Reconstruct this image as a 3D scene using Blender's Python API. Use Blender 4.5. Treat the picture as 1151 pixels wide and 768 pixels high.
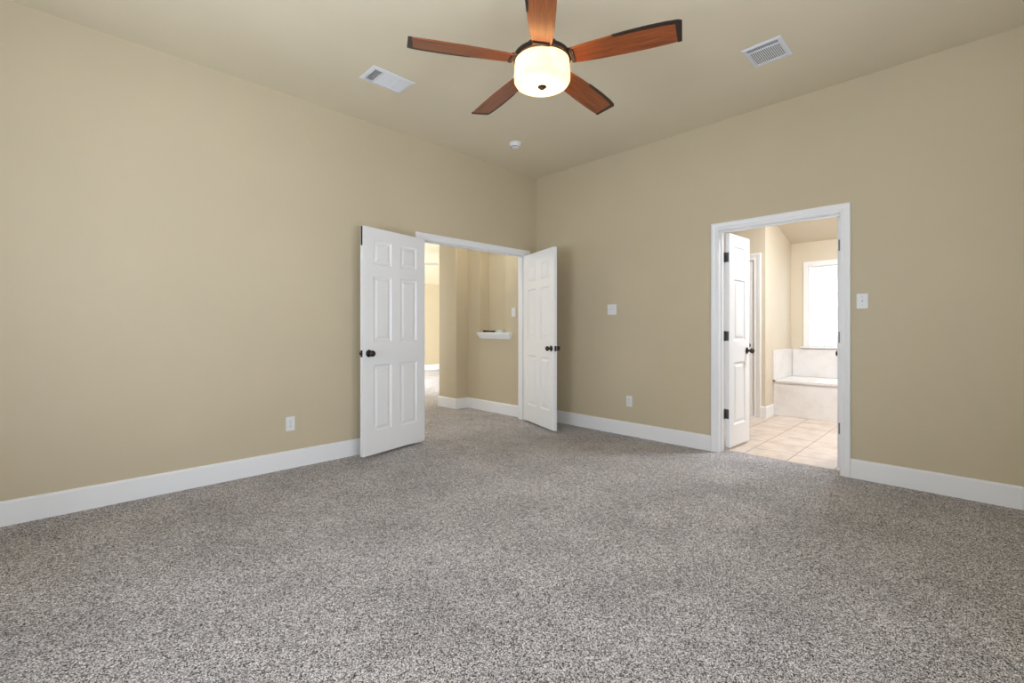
import bpy, bmesh, math, random
from mathutils import Vector, Matrix
random.seed(7)
R = math.radians
for o in list(bpy.data.objects): bpy.data.objects.remove(o)
scene = bpy.context.scene
COL = scene.collection

# ------------------------------------------------------------------ camera
AZ = math.degrees(math.atan(526.5 / 517.2))          # heading of the lens, degrees from +X
cam = bpy.data.cameras.new('camera'); camo = bpy.data.objects.new('camera', cam); COL.objects.link(camo)
cam.sensor_width = 36; cam.lens = 36 * 517.2 / 1151
cam.shift_y = -14.4 / 1151
cam.clip_start = 0.02
camo.location = (0, 0, 1.14); camo.rotation_euler = (R(90), 0, R(AZ - 90))
scene.camera = camo

# ------------------------------------------------------------------ colour management
scene.view_settings.view_transform = 'Standard'; scene.view_settings.look = 'None'
scene.view_settings.gamma = 1; scene.view_settings.use_curve_mapping = False
scene.view_settings.exposure = 0.14

# ------------------------------------------------------------------ world
w = bpy.data.worlds.new('world'); scene.world = w; w.use_nodes = True
w.node_tree.nodes['Background'].inputs[0].default_value = (0.75, 0.86, 1.0, 1)
w.node_tree.nodes['Background'].inputs[1].default_value = 1.2

# ------------------------------------------------------------------ daylight entering by the windows, and added fill lamps
def area(name, loc, rot, sx, sy, power, color, spread=180):
    l = bpy.data.lights.new(name, 'AREA'); l.shape = 'RECTANGLE'; l.size = sx; l.size_y = sy
    l.energy = power; l.color = color; l.spread = R(spread)
    o = bpy.data.objects.new(name, l); COL.objects.link(o); o.location = loc; o.rotation_euler = rot
    return o
DAY = (0.90, 1.0, 1.17)
REAR_WINDOWS = (0.05, 1.45)                     # x centres of the windows in the rear wall
for x in REAR_WINDOWS:
    area('daylight', (x, -1.10, 1.55), (R(90), 0, 0), 0.85, 1.65, 3, DAY)
    area('daylight', (x, -1.30, 1.00), (R(140), 0, 0), 0.85, 1.2, 46, DAY)          # added upward fill that brightens the ceiling
area('daylight', (-1.10, 1.6, 1.55), (R(90), 0, R(-90)), 1.4, 1.65, 10, DAY)
area('daylight', (-1.30, 1.6, 1.00), (R(140), 0, R(-90)), 1.4, 1.2, 66, DAY)  # added upward fill for the ceiling, at the side window
area('daylight', (7.80, 1.364, 1.453), (R(90), 0, R(90)), 0.75, 1.2, 190, (.92, 0.99, 1.08))       # behind the glass blocks
area('bath_fill', (5.7, 0.7, 2.8), (0, 0, 0), 0.9, 0.6, 84, (.95, 0.99, 1.06))  # unseen lamp added to brighten the bathroom
area('daylight', (1.38, 9.1, 1.5), (R(90), 0, R(-90)), 2.0, 2.0, 380, (.93, 0.99, 1.08), 105)
area('daylight', (1.38, 5.3, 1.5), (R(90), 0, R(-90)), 1.0, 1.6, 7, (.93, 0.99, 1.06))  # added ambient fill for the hall, from an unseen opening
area('hall_fill', (3.70, 4.28, 3.02), (0, 0, 0), 0.3, 0.3, 10, (1.0, 0.97, 0.90))  # unseen ceiling lamp added to brighten the hall wall and niche

# ------------------------------------------------------------------ materials
def mat(name, color=(.8, .8, .8), rough=.5, metal=0., **kw):
    m = bpy.data.materials.new(name); m.use_nodes = True
    b = m.node_tree.nodes['Principled BSDF']
    b.inputs['Base Color'].default_value = (*color, 1); b.inputs['Roughness'].default_value = rough
    b.inputs['Metallic'].default_value = metal
    for k, v in kw.items(): b.inputs[k.replace('_', ' ')].default_value = v
    return m
def N(m, t, **kw):
    n = m.node_tree.nodes.new(t)
    for k, v in kw.items(): setattr(n, k, v)
    return n
def L(m, a, b): m.node_tree.links.new(a, b)
def BS(m): return m.node_tree.nodes['Principled BSDF']
def ramp(m, stops):
    r = N(m, 'ShaderNodeValToRGB'); cr = r.color_ramp
    while len(cr.elements) < len(stops): cr.elements.new(0.5)
    for e, (p, c) in zip(cr.elements, stops): e.position = p; e.color = (*c, 1)
    return r
def coords(m, scale=(1, 1, 1)):
    tc = N(m, 'ShaderNodeTexCoord'); mp = N(m, 'ShaderNodeMapping'); mp.inputs['Scale'].default_value = scale
    L(m, tc.outputs['Object'], mp.inputs[0]); return mp.outputs[0]
def noise(m, vec, scale, detail=2., rough=.5):
    n = N(m, 'ShaderNodeTexNoise'); n.inputs['Scale'].default_value = scale
    n.inputs['Detail'].default_value = detail; n.inputs['Roughness'].default_value = rough
    L(m, vec, n.inputs['Vector']); return n.outputs['Fac']
def bump(m, h, strength, dist):
    b = N(m, 'ShaderNodeBump'); b.inputs['Strength'].default_value = strength; b.inputs['Distance'].default_value = dist
    L(m, h, b.inputs['Height']); L(m, b.outputs[0], BS(m).inputs['Normal'])

def paint(name, c):
    m = mat(name, c, .62); v = coords(m)
    a = noise(m, v, 1.3, 3.); r = ramp(m, [(.3, tuple(x * .97 for x in c)), (.7, tuple(x * 1.02 for x in c))])
    L(m, a, r.inputs[0]); L(m, r.outputs[0], BS(m).inputs['Base Color'])
    bump(m, noise(m, v, 75, 2.), .12, .003); return m
M = {}
M['wall'] = paint('tan_wall_paint', (.585, .50, .345))
M['ceiling'] = paint('lightened_wall_paint', (.72, .64, .475))  # same paint as the walls, lightened in place of more ceiling light
M['bathwall'] = paint('cream_wall_paint', (.70, .62, .49))
M['trim'] = mat('white_trim_paint', (.88, .88, .885), .32)
M['door'] = mat('white_door_paint', (.88, .88, .885), .34)
m = M['door']; bump(m, noise(m, coords(m, (30, 30, 1.5)), 6, 3), .08, .002)
M['plastic'] = mat('white_plastic', (.78, .78, .78), .35)
M['slot'] = mat('dark_slot', (.03, .03, .03), .6)
M['duct'] = mat('duct_dark', (.05, .05, .055), .7)
M['register'] = mat('white_enamel', (.74, .75, .77), .35)
M['bronze'] = mat('dark_bronze', (.055, .045, .038), .3, .85)
M['hinge'] = mat('dark_nickel', (.13, .125, .12), .38, .8)
M['nickel'] = mat('satin_nickel', (.5, .49, .47), .35, .9)
M['motor'] = mat('fan_bronze_enamel', (.022, .012, .008), .6)
BS(M['motor']).inputs['Specular IOR Level'].default_value = .25
M['edge'] = mat('fan_dark_walnut', (.018, .009, .006), .35, 0)
M['glass'] = bpy.data.materials.new('clear_pane'); g = M['glass']; g.use_nodes = True
g.node_tree.nodes.clear(); to = N(g, 'ShaderNodeOutputMaterial'); mx = N(g, 'ShaderNodeMixShader'); tr = N(g, 'ShaderNodeBsdfTransparent'); gl = N(g, 'ShaderNodeBsdfGlossy')
gl.inputs['Roughness'].default_value = .02; mx.inputs[0].default_value = .06
L(g, tr.outputs[0], mx.inputs[1]); L(g, gl.outputs[0], mx.inputs[2]); L(g, mx.outputs[0], to.inputs[0])

# carpet: cut pile of mixed light and dark yarns
m = M['carpet'] = mat('speckled_carpet', (.2, .17, .15), .95); v = coords(m)
BS(m).inputs['Specular IOR Level'].default_value = .15
vo = N(m, 'ShaderNodeTexVoronoi'); vo.inputs['Scale'].default_value = 330; L(m, v, vo.inputs['Vector'])
sep = N(m, 'ShaderNodeSeparateColor'); L(m, vo.outputs['Color'], sep.inputs[0])
vo2 = N(m, 'ShaderNodeTexVoronoi'); vo2.inputs['Scale'].default_value = 95; L(m, v, vo2.inputs['Vector'])
sep2 = N(m, 'ShaderNodeSeparateColor'); L(m, vo2.outputs['Color'], sep2.inputs[0])
mixv = N(m, 'ShaderNodeMapRange'); mixv.inputs[1].default_value = .12; mixv.inputs[2].default_value = .88
add = N(m, 'ShaderNodeMath', operation='MULTIPLY_ADD'); L(m, sep2.outputs[0], add.inputs[0]); add.inputs[1].default_value = .16
muf = N(m, 'ShaderNodeMath', operation='MULTIPLY'); L(m, sep.outputs[0], muf.inputs[0]); muf.inputs[1].default_value = .84
L(m, muf.outputs[0], add.inputs[2]); L(m, add.outputs[0], mixv.inputs[0])
r1 = ramp(m, [(0, (.03, .025, .023)), (.25, (.13, .117, .11)), (.48, (.36, .335, .325)), (.70, (.66, .63, .62)), (1, (.92, .90, .90))]); L(m, mixv.outputs[0], r1.inputs[0])
pile = noise(m, v, 2.3, 5., .6); r2 = ramp(m, [(.34, (.97, .965, .98)), (.66, (1.25, 1.245, 1.26))]); L(m, pile, r2.inputs[0])
mul = N(m, 'ShaderNodeMix', data_type='RGBA', blend_type='MULTIPLY'); mul.inputs[0].default_value = 1
L(m, r1.outputs[0], mul.inputs[6]); L(m, r2.outputs[0], mul.inputs[7]); L(m, mul.outputs[2], BS(m).inputs['Base Color'])
bump(m, vo.outputs['Distance'], .6, .006)

# bathroom floor tile with grout lines (0.345 m)
m = M['tile'] = mat('beige_floor_tile', (.6, .5, .4), .25); v = coords(m)
sx = N(m, 'ShaderNodeSeparateXYZ'); L(m, v, sx.inputs[0])
def math_(m, op, a, b=None, c=None):
    n = N(m, 'ShaderNodeMath', operation=op)
    for i, q in enumerate((a, b, c)):
        if q is None: continue
        if isinstance(q, (int, float)): n.inputs[i].default_value = q
        else: L(m, q, n.inputs[i])
    return n.outputs[0]
T = .345
def line(axis, off):
    s = math_(m, 'MODULO', math_(m, 'ADD', math_(m, 'DIVIDE', math_(m, 'SUBTRACT', sx.outputs[axis], off), T), 40.), 1.)
    return math_(m, 'GREATER_THAN', math_(m, 'ABSOLUTE', math_(m, 'SUBTRACT', s, .5)), .5 - .0035 / T)
gr = math_(m, 'MAXIMUM', line(0, 4.73), line(1, 1.17))
n1 = noise(m, v, 5, 4, .6); r = ramp(m, [(.3, (.58, .47, .38)), (.55, (.68, .57, .48)), (.8, (.74, .65, .57))]); L(m, n1, r.inputs[0])
mg = N(m, 'ShaderNodeMix', data_type='RGBA'); L(m, gr, mg.inputs[0]); L(m, r.outputs[0], mg.inputs[6]); mg.inputs[7].default_value = (.34, .27, .22, 1)
L(m, mg.outputs[2], BS(m).inputs['Base Color'])
bump(m, math_(m, 'SUBTRACT', 1., gr), .5, .002)

# cultured marble of the tub surround
m = M['marble'] = mat('cultured_marble', (.82, .80, .78), .22); v = coords(m)
n1 = noise(m, v, 4, 6, .65); r = ramp(m, [(.3, (.72, .68, .66)), (.5, (.80, .775, .76)), (.75, (.85, .84, .83))]); L(m, n1, r.inputs[0])
L(m, r.outputs[0], BS(m).inputs['Base Color'])

# cherry fan blades: grain along local X
m = M['cherry'] = mat('cherry_veneer', (.35, .1, .03), .38); v = coords(m, (1.2, 22, 22))
n1 = noise(m, v, 3.5, 6, .7); r = ramp(m, [(.3, (.085, .016, .003)), (.5, (.21, .047, .008)), (.72, (.35, .095, .018))]); L(m, n1, r.inputs[0])
L(m, r.outputs[0], BS(m).inputs['Base Color'])
BS(m).inputs['Coat Weight'].default_value = .3; BS(m).inputs['Coat Roughness'].default_value = .28

# alabaster lamp glass
m = M['shade'] = mat('alabaster_glass', (1, .93, .78), .35)
nt = m.node_tree; b = BS(m); tl = N(m, 'ShaderNodeBsdfTranslucent'); ms = N(m, 'ShaderNodeMixShader')
v = coords(m); n1 = noise(m, v, 9, 4, .6); r = ramp(m, [(.3, (.66, .52, .36)), (.7, (.76, .65, .50))]); L(m, n1, r.inputs[0])
L(m, r.outputs[0], tl.inputs[0]); L(m, r.outputs[0], b.inputs['Base Color'])
ms.inputs[0].default_value = .7; L(m, b.outputs[0], ms.inputs[1]); L(m, tl.outputs[0], ms.inputs[2])
L(m, ms.outputs[0], nt.nodes['Material Output'].inputs[0])

# frosted glass block
m = M['block'] = mat('frosted_glass_block', (.95, .97, .98), .2)
tl = N(m, 'ShaderNodeBsdfTranslucent'); ms = N(m, 'ShaderNodeMixShader'); tl.inputs[0].default_value = (.95, .97, .98, 1)
ms.inputs[0].default_value = .85; L(m, BS(m).outputs[0], ms.inputs[1]); L(m, tl.outputs[0], ms.inputs[2]); L(m, ms.outputs[0], m.node_tree.nodes['Material Output'].inputs[0])
M['mortar'] = mat('white_mortar', (.60, .61, .62), .8)
m = M['mortar']; tl = N(m, 'ShaderNodeBsdfTranslucent'); ms = N(m, 'ShaderNodeMixShader'); tl.inputs[0].default_value = (.8, .82, .84, 1)
ms.inputs[0].default_value = .35; L(m, BS(m).outputs[0], ms.inputs[1]); L(m, tl.outputs[0], ms.inputs[2]); L(m, ms.outputs[0], m.node_tree.nodes['Material Output'].inputs[0])
M['darkorn'] = mat('dark_brown_resin', (.035, .022, .015), .45)
M['palebox'] = mat('pale_green_card', (.62, .68, .62), .6)
M['greyblade'] = mat('taupe_fan_blade', (.34, .30, .24), .5)

# ------------------------------------------------------------------ mesh helpers
def box(bm, x0, y0, z0, x1, y1, z1):
    v = [bm.verts.new(p) for p in ((x0,y0,z0),(x1,y0,z0),(x1,y1,z0),(x0,y1,z0),(x0,y0,z1),(x1,y0,z1),(x1,y1,z1),(x0,y1,z1))]
    for f in ((0,3,2,1),(4,5,6,7),(0,1,5,4),(1,2,6,5),(2,3,7,6),(3,0,4,7)): bm.faces.new([v[i] for i in f])
def lathe(bm, prof, seg=32, mtx=Matrix()):
    """prof: list of (r, z); closed at r=0 ends"""
    rings = []
    for r, z in prof:
        if r < 1e-6: rings.append([bm.verts.new(mtx @ Vector((0, 0, z)))])
        else: rings.append([bm.verts.new(mtx @ Vector((r*math.cos(2*math.pi*i/seg), r*math.sin(2*math.pi*i/seg), z))) for i in range(seg)])
    for a, b in zip(rings, rings[1:]):
        for i in range(seg):
            j = (i+1) % seg
            if len(a) == 1 and len(b) == 1: break
            if len(a) == 1: bm.faces.new((a[0], b[j], b[i]))
            elif len(b) == 1: bm.faces.new((a[i], a[j], b[0]))
            else: bm.faces.new((a[i], a[j], b[j], b[i]))
def loft(bm, sections, closed_profile=True, caps=True):
    vs = [[bm.verts.new(p) for p in s] for s in sections]
    n = len(vs[0])
    for a, b in zip(vs, vs[1:]):
        for i in range(n if closed_profile else n-1):
            j = (i+1) % n
            bm.faces.new((a[i], a[j], b[j], b[i]))
    if caps and closed_profile: bm.faces.new(vs[0][::-1]); bm.faces.new(vs[-1])
def obj(name, bm, material, parent=None, smooth=None, bevel=0, seg=2):
    bmesh.ops.recalc_face_normals(bm, faces=bm.faces)
    me = bpy.data.meshes.new(name); bm.to_mesh(me); bm.free()
    for mm in (material if isinstance(material, (list, tuple)) else [material]): me.materials.append(mm)
    o = bpy.data.objects.new(name, me); COL.objects.link(o)
    if parent: o.parent = parent
    if smooth is not None:
        for p in me.polygons: p.use_smooth = True
        me.set_sharp_from_angle(angle=R(smooth))
    if bevel:
        b = o.modifiers.new('edge', 'BEVEL'); b.width = bevel; b.segments = seg; b.limit_method = 'ANGLE'; b.angle_limit = R(40)
    return o
def tag(o, label, cat, group=None, kind=None):
    o['label'] = label; o['category'] = cat
    if group: o['group'] = group
    if kind: o['kind'] = kind
    return o
def empty(name, loc=(0,0,0), rz=0):
    o = bpy.data.objects.new(name, None); COL.objects.link(o); o.location = loc; o.rotation_euler = (0,0,rz)
    o.empty_display_size = .1; return o
def B(*boxes):
    bm = bmesh.new()
    for b in boxes: box(bm, *b)
    return bm
def struct(name, bm, material, label, cat, **kw):
    o = obj(name, bm, material, **kw); tag(o, label, cat, kind='structure'); return o

# ------------------------------------------------------------------ dimensions
XW, YW, H, TH = 4.328, 3.955, 3.048, .13
X0, Y0 = -.95, -.95
DX0, DX1, DZ = 2.600, 4.127, 2.043            # double door opening
BY0, BY1 = .764, 1.687                        # bathroom door opening
XB, YB = XW + TH, YW + TH

# ------------------------------------------------------------------ floor
struct('floor', B((X0, Y0, -.12, XB, YB, 0), (1.5, YB, -.12, 9.6, 10.65, 0)), M['carpet'],
       'speckled grey brown cut pile carpet running from the bedroom into the hallway', 'carpet')
struct('floor', B((XB, -.6, -.12, 7.54, 3.3, .002)), M['tile'],
       'beige square ceramic floor tiles with dark grout in the bathroom', 'tile floor')

# ------------------------------------------------------------------ bedroom walls
struct('wall_left', B((X0, YW, 0, DX0-.02, YB, H), (DX1+.02, YW, 0, XW, YB, H), (DX0-.02, YW, DZ+.02, DX1+.02, YB, H)), M['wall'],
       'tan painted bedroom wall with the open double doors and one outlet', 'wall')
struct('wall_right', B((XW, Y0, 0, XB, BY0-.02, H), (XW, BY1+.02, 0, XB, YB, H), (XW, BY0-.02, DZ+.02, XB, BY1+.02, H)), M['wall'],
       'tan painted bedroom wall with the bathroom doorway and two light switches', 'wall')
hw, z0, z1 = .475, .675, 2.425
bx = [(X0, Y0-TH, 0, XB, Y0, z0), (X0, Y0-TH, z1, XB, Y0, H)]
e = [X0] + [q for x in REAR_WINDOWS for q in (x-hw, x+hw)] + [XB]
for i in range(0, len(e), 2): bx.append((e[i], Y0-TH, z0, e[i+1], Y0, z1))
struct('wall_rear', B(*bx), M['wall'], 'tan bedroom wall with two windows behind the camera', 'wall')
struct('wall_side', B((X0-TH, Y0-TH, 0, X0, YB, z0), (X0-TH, Y0-TH, z1, X0, YB, H), (X0-TH, Y0-TH, z0, X0, .85, z1), (X0-TH, 2.35, z0, X0, YB, z1)), M['wall'],
       'tan bedroom wall with one wide window beside the camera', 'wall')
struct('ceiling', B((X0-TH, Y0-TH, H, XB, YB, H+.1)), M['ceiling'],
       'flat tan painted bedroom ceiling carrying the fan and two vents', 'ceiling')

def window_unit(name, w_, h_, loc, rz, label):
    r = empty(name, loc, rz); tag(r, label, 'window', kind='structure')
    a, d = w_/2, .05
    bm = B((-a, -.05, 0, -a+d, .05, h_), (a-d, -.05, 0, a, .05, h_), (-a+d, -.05, 0, a-d, .05, d), (-a+d, -.05, h_-d, a-d, .05, h_), (-a+d, -.02, h_/2-.02, a-d, .02, h_/2+.02))
    obj('window_frame', bm, M['trim'], r)
    obj('pane', B((-a+d, -.004, d, a-d, .004, h_-d)), M['glass'], r)
    obj('window_sill', B((-a-.04, .05, -.03, a+.04, .17, -.001)), M['trim'], r, bevel=.006)
for x, s in zip(REAR_WINDOWS, ('nearest the side wall', 'in the middle of the rear wall')):
    window_unit('window_1', .95, 1.75, (x, Y0-.07, z0), 0, 'white framed sash window ' + s)
window_unit('window_2', 1.5, 1.75, (X0-.07, 1.6, z0), R(-90), 'wide white framed window in the side wall')

# ------------------------------------------------------------------ hallway and the room beyond
XH = 4.22
NY0, NY1, NZ0, NZ1, ND = 4.42, 4.945, 1.075, 2.42, .17
bm = B((XH, YB, 0, 4.6, 5.215, NZ0), (XH, YB, NZ1, 4.6, 5.215, H), (XH, YB, NZ0, 4.6, NY0, NZ1), (XH, NY1, NZ0, 4.6, 5.215, NZ1), (XH+ND, NY0, NZ0, 4.6, NY1, NZ1))
struct('wall_hall', bm, M['wall'], 'tan hallway wall with a tall recessed niche above the white ledge', 'wall')
bm = bmesh.new(); c = .022; pr = [(4.6, 5.215), (4.6, 5.63), (4.005+c, 5.63)]
pr += [(4.005+c-c*math.sin(k*R(90)/6), 5.63-c+c*math.cos(k*R(90)/6)) for k in range(7)]
pr += [(4.005+c-c*math.cos(k*R(90)/6), 5.215+c-c*math.sin(k*R(90)/6)) for k in range(7)]
loft(bm, [[(x, y, z) for x, y in pr] for z in (0, H)])
struct('wall_corner', bm, M['wall'], 'tan wall projection with rounded corners at the end of the hallway', 'wall', smooth=30)
struct('wall_beyond', B((4.6, YB, 0, 9.6, YB+.1, 4.0), (4.6, YB+.1, 0, 4.7, 5.63, 4), (4.6, 5.53, 0, 9.6, 5.63, 4.0), (9.6, 5.53, 0, 9.7, 10.75, 4.0)), M['wall'],
       'tan side walls of the living room beyond the hallway', 'wall')
struct('wall_far', B((1.4, 10.65, 0, 9.7, 10.75, 2.5)), M['wall'], 'distant tan wall of the living room seen through the double doors', 'wall')
struct('wall_opposite', B((1.4, YB, 0, 1.5, 4.8, H), (1.4, 5.8, 0, 1.5, 8.1, 4), (1.4, 4.8, 0, 1.5, 5.8, .7), (1.4, 4.8, 2.3, 1.5, 5.8, 3.5), (1.4, 10.1, 0, 1.5, 10.75, 3),
       (1.4, 8.1, 0, 1.5, 10.1, .45), (1.4, 8.1, 2.5, 1.5, 10.1, 3.4)), M['wall'], 'tan window wall of the hallway and living room', 'wall')
struct('ceiling_hall', B((1.4, YB, H, 4.7, 5.63, H+.1), (1.4, 5.53, H+.1, 4.7, 5.63, 4.0)), M['ceiling'], 'flat tan hallway ceiling', 'ceiling')
bm = bmesh.new(); loft(bm, [[(x, 5.63, 3.95), (x, 5.63, 4.05), (x, 10.75, 2.44), (x, 10.75, 2.34)] for x in (1.4, 9.7)])
struct('ceiling_vault', bm, M['ceiling'], 'sloping ceiling of the living room beyond the hallway', 'ceiling')

# ------------------------------------------------------------------ bathroom shell
W1X, W2Y, XT = 6.41, 1.92, 7.54
GY0, GY1, GZ0, GZ1 = 1.024, 1.704, .890, 2.015
struct('wall_bath_back', B((XT, -.7, 0, XT+.15, GY0, 2.5), (XT, GY1, 0, XT+.15, 2.1, 2.5), (XT, GY0, 0, XT+.15, GY1, GZ0), (XT, GY0, GZ1, XT+.15, GY1, 2.5)), M['bathwall'],
       'cream bathroom wall holding the glass block window', 'wall')
struct('wall_bath_partition', B((W1X+.12, W2Y, 0, XT, W2Y+.12, 3.2), (W1X, W2Y, 0, W1X+.12, 2.040, 3.2), (W1X, 2.837, 0, W1X+.12, 3.3, 3.2), (W1X, 2.040, 2.045, W1X+.12, 2.837, 3.2)), M['bathwall'],
       'cream bathroom partition wall ending in a corner by the tub', 'wall')
struct('wall_bath_side', B((XB, 3.3, 0, W1X+.12, 3.4, 3.2), (XB, -.7, 0, XT, -.6, 3.2)), M['bathwall'], 'cream side walls of the bathroom', 'wall')
bm = bmesh.new(); loft(bm, [[(XB, y, 3.048), (5.12, y, 3.048), (XT, y, 2.363), (XT+.15, y, 2.363), (XT+.15, y, 2.5), (5.15, y, 3.2), (XB, y, 3.2)] for y in (-.7, 3.4)])
struct('ceiling_bath', bm, M['bathwall'], 'cream sloping bathroom ceiling', 'ceiling')

# ------------------------------------------------------------------ baseboards
BH = .145
def baseboard(name, p, q, label, m0=0, m1=0, h=BH, t=.014):
    """runs from p to q with the room on its left"""
    p, q = Vector((*p, 0)), Vector((*q, 0)); d = (q-p).normalized(); n = Vector((-d.y, d.x, 0))
    prof = [(0, 0), (t, 0), (t, h-.012), (t*.75, h-.004), (t*.35, h), (0, h)]
    bm = bmesh.new(); loft(bm, [[s + n*u + d*(u*mm) + Vector((0, 0, z)) for u, z in prof] for s, mm in ((p, -m0), (q, m1))])
    return struct(name, bm, M['trim'], label, 'baseboard')
CW = .062
baseboard('baseboard_left', (DX0-CW, YW), (X0, YW), 'long white baseboard under the wall outlet up to the double doors')
baseboard('baseboard_left', (XW, YW), (DX1+CW, YW), 'short white baseboard in the corner behind the open door', -1, 0)
baseboard('baseboard_right', (XW, BY1+CW), (XW, YW), 'white baseboard between the room corner and the bathroom doorway', 0, -1)
baseboard('baseboard_right', (XW, Y0), (XW, BY0-CW), 'white baseboard running from the bathroom doorway under the single switch')
baseboard('baseboard_rear', (X0, Y0), (XW, Y0), 'white baseboard below the rear windows')
baseboard('baseboard_side', (X0, YW), (X0, Y0), 'white baseboard below the side window')
baseboard('baseboard_hall', (XH, YB+.02), (XH, 5.215), 'white baseboard below the hallway niche', 0, -1)
baseboard('baseboard_hall', (XH, 5.215), (4.005, 5.215), 'short white baseboard return at the hallway corner', -1, 1)
baseboard('baseboard_hall', (4.005, 5.215), (4.005, 5.63), 'white baseboard on the end of the projecting hallway corner', 1, 0)
baseboard('baseboard_far', (9.6, 10.65), (1.5, 10.65), 'distant white baseboard in the living room')
baseboard('baseboard_bath', (W1X, W2Y), (W1X, 2.055-.085), 'short white baseboard beside the inner bathroom door', 1, 0)
baseboard('baseboard_bath', (6.715, W2Y), (W1X, W2Y), 'short white baseboard running up to the tub front', 0, 1)

# ------------------------------------------------------------------ door trim
def casing_bm(to_world, a0, a1, zt, w_=CW, t=.018):
    """mitred three-sided casing; to_world(a, depth, z)"""
    prof = [(0, 0), (0, t*.55), (.006, t*.7), (.016, t*.75), (.022, t*.6), (w_*.62, t*.75), (w_*.78, t), (w_-.004, t), (w_, t*.8), (w_, 0)]
    bm = bmesh.new(); secs = []
    for k in range(4):
        s = []
        for u, d in prof:
            a = a0-u if k < 2 else a1+u
            z = 0 if k in (0, 3) else zt+u
            s.append(to_world(a, d, z))
        secs.append(s)
    loft(bm, secs); return bm
def trim_set(name, A, a0, a1, zt, d_near, d_far, label, stop_at, far_casing=True, cw=CW):
    """A(a, d, z) maps opening coordinates (a along, d through the wall) to the world"""
    r = empty(name, A((a0+a1)/2, (d_near+d_far)/2, 0)); tag(r, label, 'door trim', kind='structure')
    def put(n, bm, **k):
        bmesh.ops.translate(bm, verts=bm.verts, vec=-Vector(r.location)); return obj(n, bm, M['trim'], r, **k)
    put('casing', casing_bm(lambda a, d, z: A(a, d_near-d, z), a0-.005, a1+.005, zt+.005, cw), smooth=25)
    if far_casing: put('casing', casing_bm(lambda a, d, z: A(a, d_far+d, z), a0-.005, a1+.005, zt+.005), smooth=25)
    bm = bmesh.new()
    def bb(a, d, z, a_, d_, z_):
        p, q = A(a, d, z), A(a_, d_, z_); box(bm, min(p[0], q[0]), min(p[1], q[1]), z, max(p[0], q[0]), max(p[1], q[1]), z_)
    bb(a0-.02, d_near, 0, a0, d_far, zt+.02); bb(a1, d_near, 0, a1+.02, d_far, zt+.02); bb(a0, d_near, zt, a1, d_far, zt+.02)
    put('jamb', bm)
    bm = bmesh.new(); s0, s1 = stop_at
    bb(a0, s0, 0, a0+.011, s1, zt-.011); bb(a1-.011, s0, 0, a1, s1, zt-.011); bb(a0, s0, zt-.011, a1, s1, zt)
    put('door_stop', bm, bevel=.002)
    return r
trim_set('trim_1', lambda a, d, z: (a, d, z), DX0, DX1, DZ, YW, YB, 'white casing and jamb around the double door opening', (YW+.046, YW+.082))
trim_set('trim_2', lambda a, d, z: (d, a, z), BY0, BY1, DZ, XW, XB, 'white casing and jamb around the bathroom doorway', (XB-.082, XB-.046))
trim_set('trim_3', lambda a, d, z: (d, a, z), 2.060, 2.817, 2.02, W1X, W1X+.12, 'white casing of the inner bathroom door', (W1X+.046, W1X+.08), False, .085)

# ------------------------------------------------------------------ panel doors
ZP = [(.200, .795), (.993, 1.588), (1.680, 1.902)]
DHT = 2.008
def leaf_bm(w_, cols, sgn):
    """slab from x=.003 to w_, y .008 to .043, raised panels on both faces"""
    bm = bmesh.new()
    xs = sorted({.003, w_, *[c for p in cols for c in p]}); zs = sorted({0., DHT, *[c for p in ZP for c in p]})
    for y, flip in ((.008, 0), (.043, 1)):
        vg = [[bm.verts.new((x*sgn, y, z)) for z in zs] for x in xs]
        panels = []
        for i in range(len(xs)-1):
            for j in range(len(zs)-1):
                q = [vg[i][j], vg[i+1][j], vg[i+1][j+1], vg[i][j+1]]
                f = bm.faces.new(q if (flip == 0) == (sgn > 0) else q[::-1])
                if any(abs(xs[i]-c[0]) < 1e-6 for c in cols) and any(abs(zs[j]-c[0]) < 1e-6 for c in ZP): panels.append(f)
        out = Vector((0, -1 if y < .02 else 1, 0))
        for f in panels:
            for th, dz in ((.004, 0), (.012, -.009), (.014, 0), (.020, .007)):
                bmesh.ops.inset_individual(bm, faces=[f], thickness=th, depth=0, use_even_offset=True)
                bmesh.ops.translate(bm, verts=list(f.verts), vec=out*dz)
    A, Bv = .003*sgn, w_*sgn
    for quad in (((A,.008,0),(A,.043,0),(A,.043,DHT),(A,.008,DHT)), ((Bv,.008,0),(Bv,.008,DHT),(Bv,.043,DHT),(Bv,.043,0)),
                 ((A,.008,0),(Bv,.008,0),(Bv,.043,0),(A,.043,0)), ((A,.008,DHT),(A,.043,DHT),(Bv,.043,DHT),(Bv,.008,DHT))):
        bm.faces.new([bm.verts.new(p) for p in quad])
    bmesh.ops.remove_doubles(bm, verts=bm.verts, dist=1e-5)
    return bm
KNOB = [(0, .0), (.032, 0), (.033, .004), (.028, .009), (.014, .011), (.0115, .016), (.0115, .028), (.016, .033), (.024, .040), (.0275, .049), (.0265, .058), (.020, .066), (.010, .070), (0, .071)]
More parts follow.
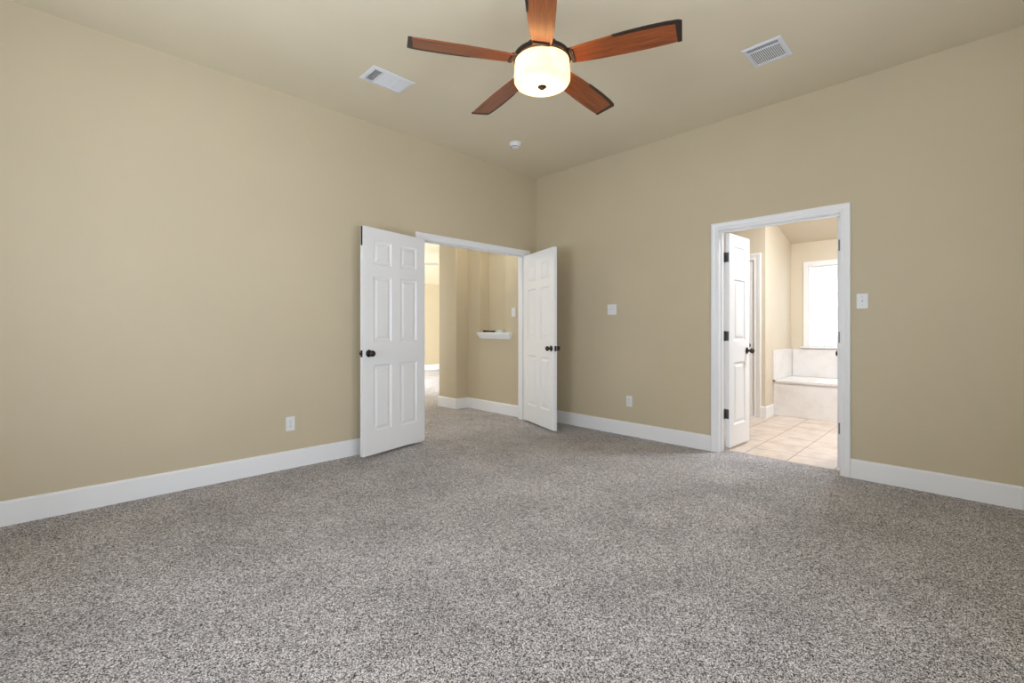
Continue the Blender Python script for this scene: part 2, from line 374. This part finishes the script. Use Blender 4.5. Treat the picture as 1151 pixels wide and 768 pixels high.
def door(name, pin, rz, w_, cols, sgn, label, bolt=False, latch=True, hinges=True):
    r = empty(name, (pin[0], pin[1], .026), rz); tag(r, label, 'door', kind='structure')
    obj('door_leaf', leaf_bm(w_, cols, sgn), M['door'], r, bevel=.0015, seg=1)
    for y, rx in ((.008, 90), (.043, -90)):
        bm = bmesh.new(); lathe(bm, KNOB, 28)
        k = obj('knob', bm, M['bronze'], r, smooth=40); k.location = (sgn*(w_-.062), y, .897); k.rotation_euler = (R(rx), 0, 0)
    if latch:
        x = w_*sgn; obj('latch_plate', B((min(x, x+.002*sgn), .013, .868, max(x, x+.002*sgn), .038, .926), (min(x, x+.010*sgn), .019, .888, max(x, x+.010*sgn), .032, .906)), M['bronze'], r)
    if bolt:
        x = w_*sgn; obj('flush_bolt', B((min(x, x+.002*sgn), .016, DHT-.17, max(x, x+.002*sgn), .036, DHT-.003), (min(x, x+.004*sgn), .021, DHT-.12, max(x, x+.004*sgn), .031, DHT-.09)), M['bronze'], r)
    if hinges:
        for z in (.312, 1.045, 1.785):
            bm = bmesh.new()
            lathe(bm, [(0, z-.050), (.004, z-.048), (.0062, z-.0445), (.0062, z+.0445), (.004, z+.048), (0, z+.050)], 12)
            a, b_ = sorted((.0005*sgn, .0028*sgn)); box(bm, a, 0, z-.0445, b_, .036, z+.0445)          # leaf on the door edge
            c_ = Matrix.Rotation(-rz if False else 0, 4, 'Z')
            h_ = obj('hinge', bm, M['hinge'], r, smooth=40)
            h_['label'] = 'dark metal hinge'
    return r
C6 = [(.112, .331), (.431, .650)]
door('door_1', (2.600, 3.943), R(-167.6), .760, C6, 1, 'white six panel double door leaf swung back nearly flat against the outlet wall', bolt=True)
door('door_2', (4.127, 3.943), R(70), .760, C6, -1, 'white six panel double door leaf standing half open by the room corner')
door('door_3', (XB+.008, BY1), R(90+87), .457, [(.100, .357)], -1, 'narrow white panel door opened into the bathroom, showing its panelled face')
door('door_4', (XB+.008, BY0), R(90-88), .457, [(.100, .357)], 1, 'narrow white bathroom door seen edge-on at the jamb near the single switch')
door('door_5', (W1X-.008, 2.817), R(-90), .754, C6, 1, 'closed white door in the inner bathroom wall, mostly hidden', latch=False)
# hinge leaves screwed to the bathroom jambs, and the strike plate of the inner door
for y, s in ((BY1, -1), (BY0, 1)):
    for z in (.338, 1.071, 1.811):
        a, b_ = sorted((y, y+.0024*s)); o = obj('hinge_plate', B((XB-.034, a, z-.0445, XB+.003, b_, z+.0445)), M['hinge'])
        o.parent = [t for t in bpy.data.objects if t.name == 'trim_2'][0]; o.location = -Vector(o.parent.location)
o = obj('strike_plate', B((W1X-.001, 2.0585, .885, W1X+.030, 2.0625, .945)), M['bronze']); o.parent = bpy.data.objects['trim_3']; o.location = -Vector(o.parent.location)

# ------------------------------------------------------------------ glass block window and tub
r = empty('window_3', (XT, (GY0+GY1)/2, GZ0)); tag(r, 'bright frosted glass block window with white frame above the tub', 'window', kind='structure')
hw = (GY1-GY0)/2; hh = GZ1-GZ0
bm = B((-.022, -hw-.055, 0, .0, -hw, hh+.07), (-.022, hw, 0, .0, hw+.055, hh+.07), (-.022, -hw, hh, 0, hw, hh+.07))
for s in (-1, 1): box(bm, 0, min(s*hw, s*(hw-.012)), 0, .06, max(s*hw, s*(hw-.012)), hh)
box(bm, 0, -hw+.012, hh-.012, .06, hw-.012, hh)
obj('window_frame', bm, M['trim'], r, bevel=.003)
obj('window_sill', B((-.045, -hw-.085, -.024, .06, hw+.085, -.001)), M['trim'], r, bevel=.004)
obj('mortar', B((.075, -hw+.012, .0, .125, hw-.012, hh-.012)), M['mortar'], r)
cw, ch = (2*hw-.024)/4, (hh-.012)/6
for i in range(4):
    for j in range(6):
        bm = B((.060, -hw+.012+i*cw+.006, j*ch+.006, .140, -hw+.012+(i+1)*cw-.006, (j+1)*ch-.006))
        obj('glass_block', bm, M['block'], r, bevel=.012, seg=3)
TX = 6.72
r = empty('bathtub', (TX, W2Y, 0)); tag(r, 'white cultured marble tub with flat deck and front apron below the glass block window', 'bathtub')
bm = B((0, -2.50, .002, .03, -.003, .44)); obj('apron', bm, M['marble'], r, bevel=.004)
# deck with a rounded rectangular basin
bm = bmesh.new(); dx, y0_, y1_ = .80, -2.50, -.022
def rr(x0, x1, ya, yb, rad, n=6):
    pts = []
    for cx_, cy_, s in ((x1-rad, yb-rad, 0), (x0+rad, yb-rad, 90), (x0+rad, ya+rad, 180), (x1-rad, ya+rad, 270)):
        for k in range(n+1): a = R(s+90*k/n); pts.append((cx_+rad*math.cos(a), cy_+rad*math.sin(a)))
    return pts
outer = rr(-.012, .797, y0_, y1_, .012); inner = rr(.10, .72, -2.35, -.80, .22)
prev = None
levels = [(outer, .438), (outer, .464), (inner, .464), (rr(.115, .705, -2.33, -.82, .21), .45), (rr(.16, .66, -2.2, -.98, .17), .12), (rr(.22, .60, -2.1, -1.1, .13), .10)]
rings = [[bm.verts.new((x, y, z)) for x, y in ring] for ring, z in levels]
n = len(rings[0])
for a, b_ in zip(rings, rings[1:]):
    for i in range(n): bm.faces.new((a[i], a[(i+1) % n], b_[(i+1) % n], b_[i]))
bm.faces.new(rings[-1])
obj('tub_deck', bm, M['marble'], r, smooth=35)
r = empty('tub_surround', (TX, W2Y, .464)); tag(r, 'low white marble splash panels standing on the tub deck along two walls', 'splash panel')
obj('side_panel', B((-.025, -.022, .001, .7975, -.001, .393)), M['marble'], r, bevel=.003)
obj('back_panel', B((.798, -2.50, .001, .8175, -.0225, .393)), M['marble'], r, bevel=.003)

# ------------------------------------------------------------------ ceiling fan
def blade_bm(th=.006):
    """along +X; clockwise edge (seen from above) is -Y"""
    top = [(.165, -.052), (.20, -.058), (.30, -.066), (.42, -.073), (.54, -.0755), (.63, -.073), (.678, -.068), (.692, -.062)]
    bot = [(.690, .058), (.63, .062), (.54, .064), (.42, .063), (.30, .059), (.20, .053), (.165, .046)]
    pts = top + bot
    bm = bmesh.new(); loft(bm, [[(x, y, z) for x, y in pts] for z in (-th/2, th/2)]); return bm
def edge_bm(th=.0075):
    o_ = [(.375, -.0725), (.46, -.0765), (.54, -.078), (.63, -.0755), (.681, -.070), (.698, -.062), (.696, .060), (.676, .061)]
    i_ = [(.668, -.052), (.62, -.060), (.54, -.063), (.46, -.063), (.385, -.062)]
    bm = bmesh.new(); loft(bm, [[(x, y, z) for x, y in o_+i_] for z in (-th/2, th/2)]); return bm
FX, FY = 1.824, 1.629
def fan(loc, ceil, first, label, light, mats, group=None):
    r = empty('ceiling_fan', loc); tag(r, label, 'ceiling fan', group)
    blade_m, edge_m, motor_m = mats
    bm = bmesh.new(); lathe(bm, [(0, .001), (.145, .001), (.152, .006), (.154, .018), (.146, .032), (.118, .052), (.10, .060), (.085, .085), (.05, .110), (.03, .125), (0, .126)], 48)
    obj('motor_housing', bm, motor_m, r, smooth=40)
    bm = bmesh.new(); t_ = ceil-loc[2]; lathe(bm, [(0, .12), (.0125, .12), (.0125, t_-.05), (0, t_-.05)], 20); obj('downrod', bm, motor_m, r, smooth=40)
    bm = bmesh.new(); lathe(bm, [(0, t_-.075), (.022, t_-.075), (.05, t_-.06), (.068, t_-.03), (.072, t_-.001), (0, t_-.001)], 32); obj('canopy', bm, motor_m, r, smooth=40)
    for k in range(5):
        h_ = obj('blade_holder', B((.08, -.046, .005, .172, .040, .010), (.1565, -.046, -.012, .176, .040, .010)), motor_m, r, bevel=.003)
        b = obj('blade', blade_bm(), blade_m, r)
        e_ = obj('blade_edge', edge_bm(), edge_m, b)
        e_['label'] = 'dark walnut edge banding'
        ang = R(first+72*k)
        for q in (h_, b):
            q.rotation_euler = Matrix.Rotation(ang, 4, 'Z').to_euler() if False else (Matrix.Rotation(ang, 3, 'Z') @ Matrix.Rotation(R(-11), 3, 'X')).to_euler()
        b.location = (0, 0, -.001); h_.location = (0, 0, 0)
    if light:
        bm = bmesh.new()
        lathe(bm, [(.136, -.001), (.143, -.003), (.1445, -.02), (.146, -.05), (.1485, -.085), (.147, -.103), (.139, -.116), (.122, -.123), (.09, -.127), (.05, -.129), (.012, -.130),
                   (.012, -.126), (.05, -.125), (.09, -.123), (.12, -.119), (.136, -.111), (.143, -.100), (.144, -.085), (.142, -.05), (.140, -.02), (.136, -.001)], 64)
        obj('lamp_shade', bm, M['shade'], r, smooth=50)
        bm = bmesh.new(); lathe(bm, [(0, -.126), (.010, -.126), (.023, -.131), (.024, -.134), (.019, -.139), (.012, -.141), (.011, -.145), (.006, -.149), (0, -.150)], 24)
        obj('finial', bm, M['bronze'], r, smooth=40)
        for s in (-1, 1):
            l = bpy.data.lights.new('bulb_light', 'POINT'); l.energy = 20; l.color = (1, .87, .68); l.shadow_soft_size = .035
            lo = bpy.data.objects.new('bulb_light', l); COL.objects.link(lo); lo.parent = r; lo.location = (s*.06, 0, -.055)
    return r
fan((FX, FY, 2.555), H, -93.6 + AZ - 90, 'five blade cherry wood ceiling fan with a lit alabaster glass shade', True, (M['cherry'], M['edge'], M['motor']))
FA = math.radians(AZ)
d_, a_ = 10., -2.30
fan((math.cos(FA)*d_+math.sin(FA)*a_, math.sin(FA)*d_-math.cos(FA)*a_, 2.54), 2.363+(10.65-(math.sin(FA)*d_-math.cos(FA)*a_))*.311, -2 + AZ - 90, 'distant taupe ceiling fan glimpsed in the living room beyond the doors', False, (M['greyblade'], M['greyblade'], M['greyblade']))

# ------------------------------------------------------------------ ceiling registers
def register(name, x0, x1, y0, y1, banks, label):
    """banks: list of (x0, x1, y0, y1, 'x' or 'y' = direction the slats run, tilt)"""
    r = empty(name, ((x0+x1)/2, (y0+y1)/2, H)); tag(r, label, 'ceiling vent', 'white ceiling air vents')
    ox, oy = (x0+x1)/2, (y0+y1)/2
    ix0, ix1 = min(b[0] for b in banks), max(b[1] for b in banks); iy0, iy1 = min(b[2] for b in banks), max(b[3] for b in banks)
    bm = bmesh.new()
    o_ = [(x0, y0), (x1, y0), (x1, y1), (x0, y1)]; m_ = [(x0+.006, y0+.006), (x1-.006, y0+.006), (x1-.006, y1-.006), (x0+.006, y1-.006)]; i_ = [(ix0, iy0), (ix1, iy0), (ix1, iy1), (ix0, iy1)]
    rg = [[bm.verts.new((x-ox, y-oy, z)) for x, y in ring] for ring, z in ((o_, -.001), (o_, -.004), (m_, -.008), (i_, -.012), (i_, -.001))]
    for a, b in zip(rg, rg[1:]):
        for i in range(4): bm.faces.new((a[i], a[(i+1) % 4], b[(i+1) % 4], b[i]))
    for a, b in zip(banks, banks[1:]):
        if abs(a[1]-b[0]) < .02: box(bm, a[1]-ox, iy0-oy, -.012, b[0]-ox, iy1-oy, -.002)
    obj('vent_frame', bm, M['register'], r)
    obj('duct_opening', B((ix0-ox, iy0-oy, -.0016, ix1-ox, iy1-oy, -.0006)), M['duct'], r)
    bm = bmesh.new()
    for bx0, bx1, by0, by1, run, tilt, pitch, fw in banks:
        lo, hi = (by0, by1) if run == 'x' else (bx0, bx1)
        n = int(round((hi-lo)/pitch)); p = (hi-lo)/n
        for k in range(n):
            c_ = lo+(k+.5)*p; hwid = p*fw; ca, sa = math.cos(R(tilt)), math.sin(R(tilt))
            s = []
            for u, t in ((-hwid, -.0005), (hwid, -.0005), (hwid, .0005), (-hwid, .0005)):
                s.append((c_+u*ca-t*sa, -.007+u*sa+t*ca))
            if run == 'x': loft(bm, [[(x-ox, q-oy, z) for q, z in s] for x in (bx0, bx1)])
            else: loft(bm, [[(q-ox, y-oy, z) for q, z in s] for y in (by0, by1)])
    sl = obj('louvers', bm, M['register'], r); sl['kind'] = 'stuff'
    return r
register('ceiling_vent', 1.618, 1.967, 3.072, 3.300,
         [(1.645, 1.712, 3.10, 3.272, 'y', 25, .011, .42), (1.718, 1.845, 3.10, 3.272, 'x', -14, .011, .46), (1.851, 1.940, 3.10, 3.272, 'y', -35, .011, .44)],
         'white ceiling vent above the outlet wall, on the door side of the fan')
register('ceiling_vent', 3.333, 3.625, .907, 1.152,
         [(3.350, 3.400, .932, 1.127, 'y', 8, .0100, .20), (3.406, 3.585, .932, 1.127, 'x', 12, .0122, .38)],
         'white ceiling vent near the bathroom wall with a row of fine slots')
# ------------------------------------------------------------------ smoke detector
bm = bmesh.new(); lathe(bm, [(0, 0), (.066, 0), (.066, -.008), (.060, -.012), (.060, -.020), (.056, -.034), (.045, -.040), (.022, -.041), (.020, -.038), (0, -.038)], 36)
r = tag(obj('smoke_detector', bm, M['plastic'], smooth=35), 'round white smoke detector on the ceiling near the room corner', 'smoke detector'); r.location = (3.345, 3.355, H-.0005)
bm = bmesh.new(); lathe(bm, [(.050, -.0385), (.046, -.0402), (.044, -.0398)], 36); obj('vent_ring', bm, M['slot'], r)

# ------------------------------------------------------------------ wall plates (local: X along the wall, -Y out of it)
def plate(name, loc, rz, w_, label, cat, kind, group=None):
    r = empty(name, loc, rz); tag(r, label, cat, group)
    obj('cover_plate', B((-w_/2, -.006, -.057, w_/2, -.0005, .057)), M['plastic'], r, bevel=.003, seg=3)
    if kind == 'outlet':
        for z in (-.020, .020):
            bm = bmesh.new(); lathe(bm, [(0, 0), (.0165, 0), (.0165, .0025), (0, .0025)], 24, Matrix.Translation((0, -.0055, z)) @ Matrix.Rotation(R(90), 4, 'X'))
            s = obj('socket', bm, M['plastic'], r, smooth=40)
            obj('slot', B((-.0075, -.0084, z-.002, -.0055, -.0079, z+.008), (.0055, -.0084, z-.002, .0075, -.0079, z+.007), (-.002, -.0084, z-.010, .002, -.0079, z-.006)), M['slot'], s)
        bm = bmesh.new(); lathe(bm, [(0, 0), (.003, 0), (.002, .0012), (0, .0012)], 12, Matrix.Translation((0, -.006, 0)) @ Matrix.Rotation(R(90), 4, 'X')); obj('screw', bm, M['nickel'], r)
    else:
        for x in ([0] if kind == 1 else [-.023, .023]):
            obj('switch_recess', B((x-.0055, -.0072, -.0125, x+.0055, -.0058, .0125)), M['register'], r)
            bm = bmesh.new(); loft(bm, [[(x-.004, -.006, -.006), (x+.004, -.006, -.006), (x+.004, -.006, .006), (x-.004, -.006, .006)], [(x-.0035, -.018, .004), (x+.0035, -.018, .004), (x+.0035, -.018, .010), (x-.0035, -.018, .010)]])
            obj('toggle', bm, M['plastic'], r, bevel=.001)
            for z in (-.030, .030):
                bm = bmesh.new(); lathe(bm, [(0, 0), (.003, 0), (.002, .0012), (0, .0012)], 12, Matrix.Translation((x, -.006, z)) @ Matrix.Rotation(R(90), 4, 'X')); obj('screw', bm, M['nickel'], r)
    return r
plate('wall_outlet', (1.343, YW, .363), 0, .070, 'white duplex outlet on the tan wall beside the swung back door', 'outlet', 'outlet')
plate('wall_outlet', (XW, 2.620, .368), R(-90), .070, 'white duplex outlet low between the room corner and bathroom doorway', 'outlet', 'outlet')
plate('light_switch', (XW, .625, 1.349), R(-90), .072, 'single white toggle switch right beside the bathroom door casing', 'light switch', 1)
plate('light_switch', (XW, 2.836, 1.350), R(-90), .115, 'double white toggle switch plate between the half open door and bathroom', 'light switch', 2)
plate('light_switch', (XH, 4.262, 1.355), R(-90), .072, 'single white toggle switch on the hallway wall beside the niche ledge', 'light switch', 1)

# ------------------------------------------------------------------ niche ledge and what lies on it
bm = bmesh.new()
sec = []
for z, y0_, y1_, xf in ((1.003, 4.320, 4.912, XH-.020), (1.012, 4.315, 4.917, XH-.024), (1.045, 4.297, 4.936, XH-.042), (1.062, 4.290, 4.944, XH-.050), (1.086, 4.286, 4.948, XH-.054), (1.090, 4.289, 4.945, XH-.051)):
    sec.append([(xf, y0_, z), (xf, y1_, z), (XH-.0005, y1_, z), (XH-.0005, y0_, z)])
loft(bm, sec); box(bm, XH-.001, NY0+.001, 1.0755, XH+ND-.001, NY1-.001, 1.0898)
tag(obj('niche_ledge', bm, M['trim'], smooth=20), 'white moulded ledge at the bottom of the hallway niche', 'ledge')
bm = bmesh.new()
for k in range(7):
    c_ = Vector((XH+.01+random.uniform(-.012, .012), 4.655+k*.035, 1.0905+.014))
    mt = Matrix.Translation(c_) @ Matrix.Rotation(random.uniform(0, 3), 4, 'Z') @ Matrix.Diagonal((.024, .017, random.uniform(.011, .016), 1))
    bmesh.ops.create_icosphere(bm, subdivisions=2, radius=1, matrix=mt)
for v_ in bm.verts: v_.co += Vector((random.uniform(-1, 1), random.uniform(-1, 1), random.uniform(-1, 1)))*.0016; v_.co.z = max(v_.co.z, 1.0903)
tag(obj('ornament', bm, M['darkorn'], smooth=60), 'small dark brown knobbly ornament lying on the white niche ledge', 'ornament')
bm = B((-.035, -.055, 0, .035, .055, .026), (-.037, -.057, .026, .037, .057, .036))
o = obj('small_box', bm, M['palebox'], bevel=.002); o.location = (XH+.005, 4.505, 1.0903); tag(o, 'flat pale box lying on the niche ledge beside the dark ornament', 'box')
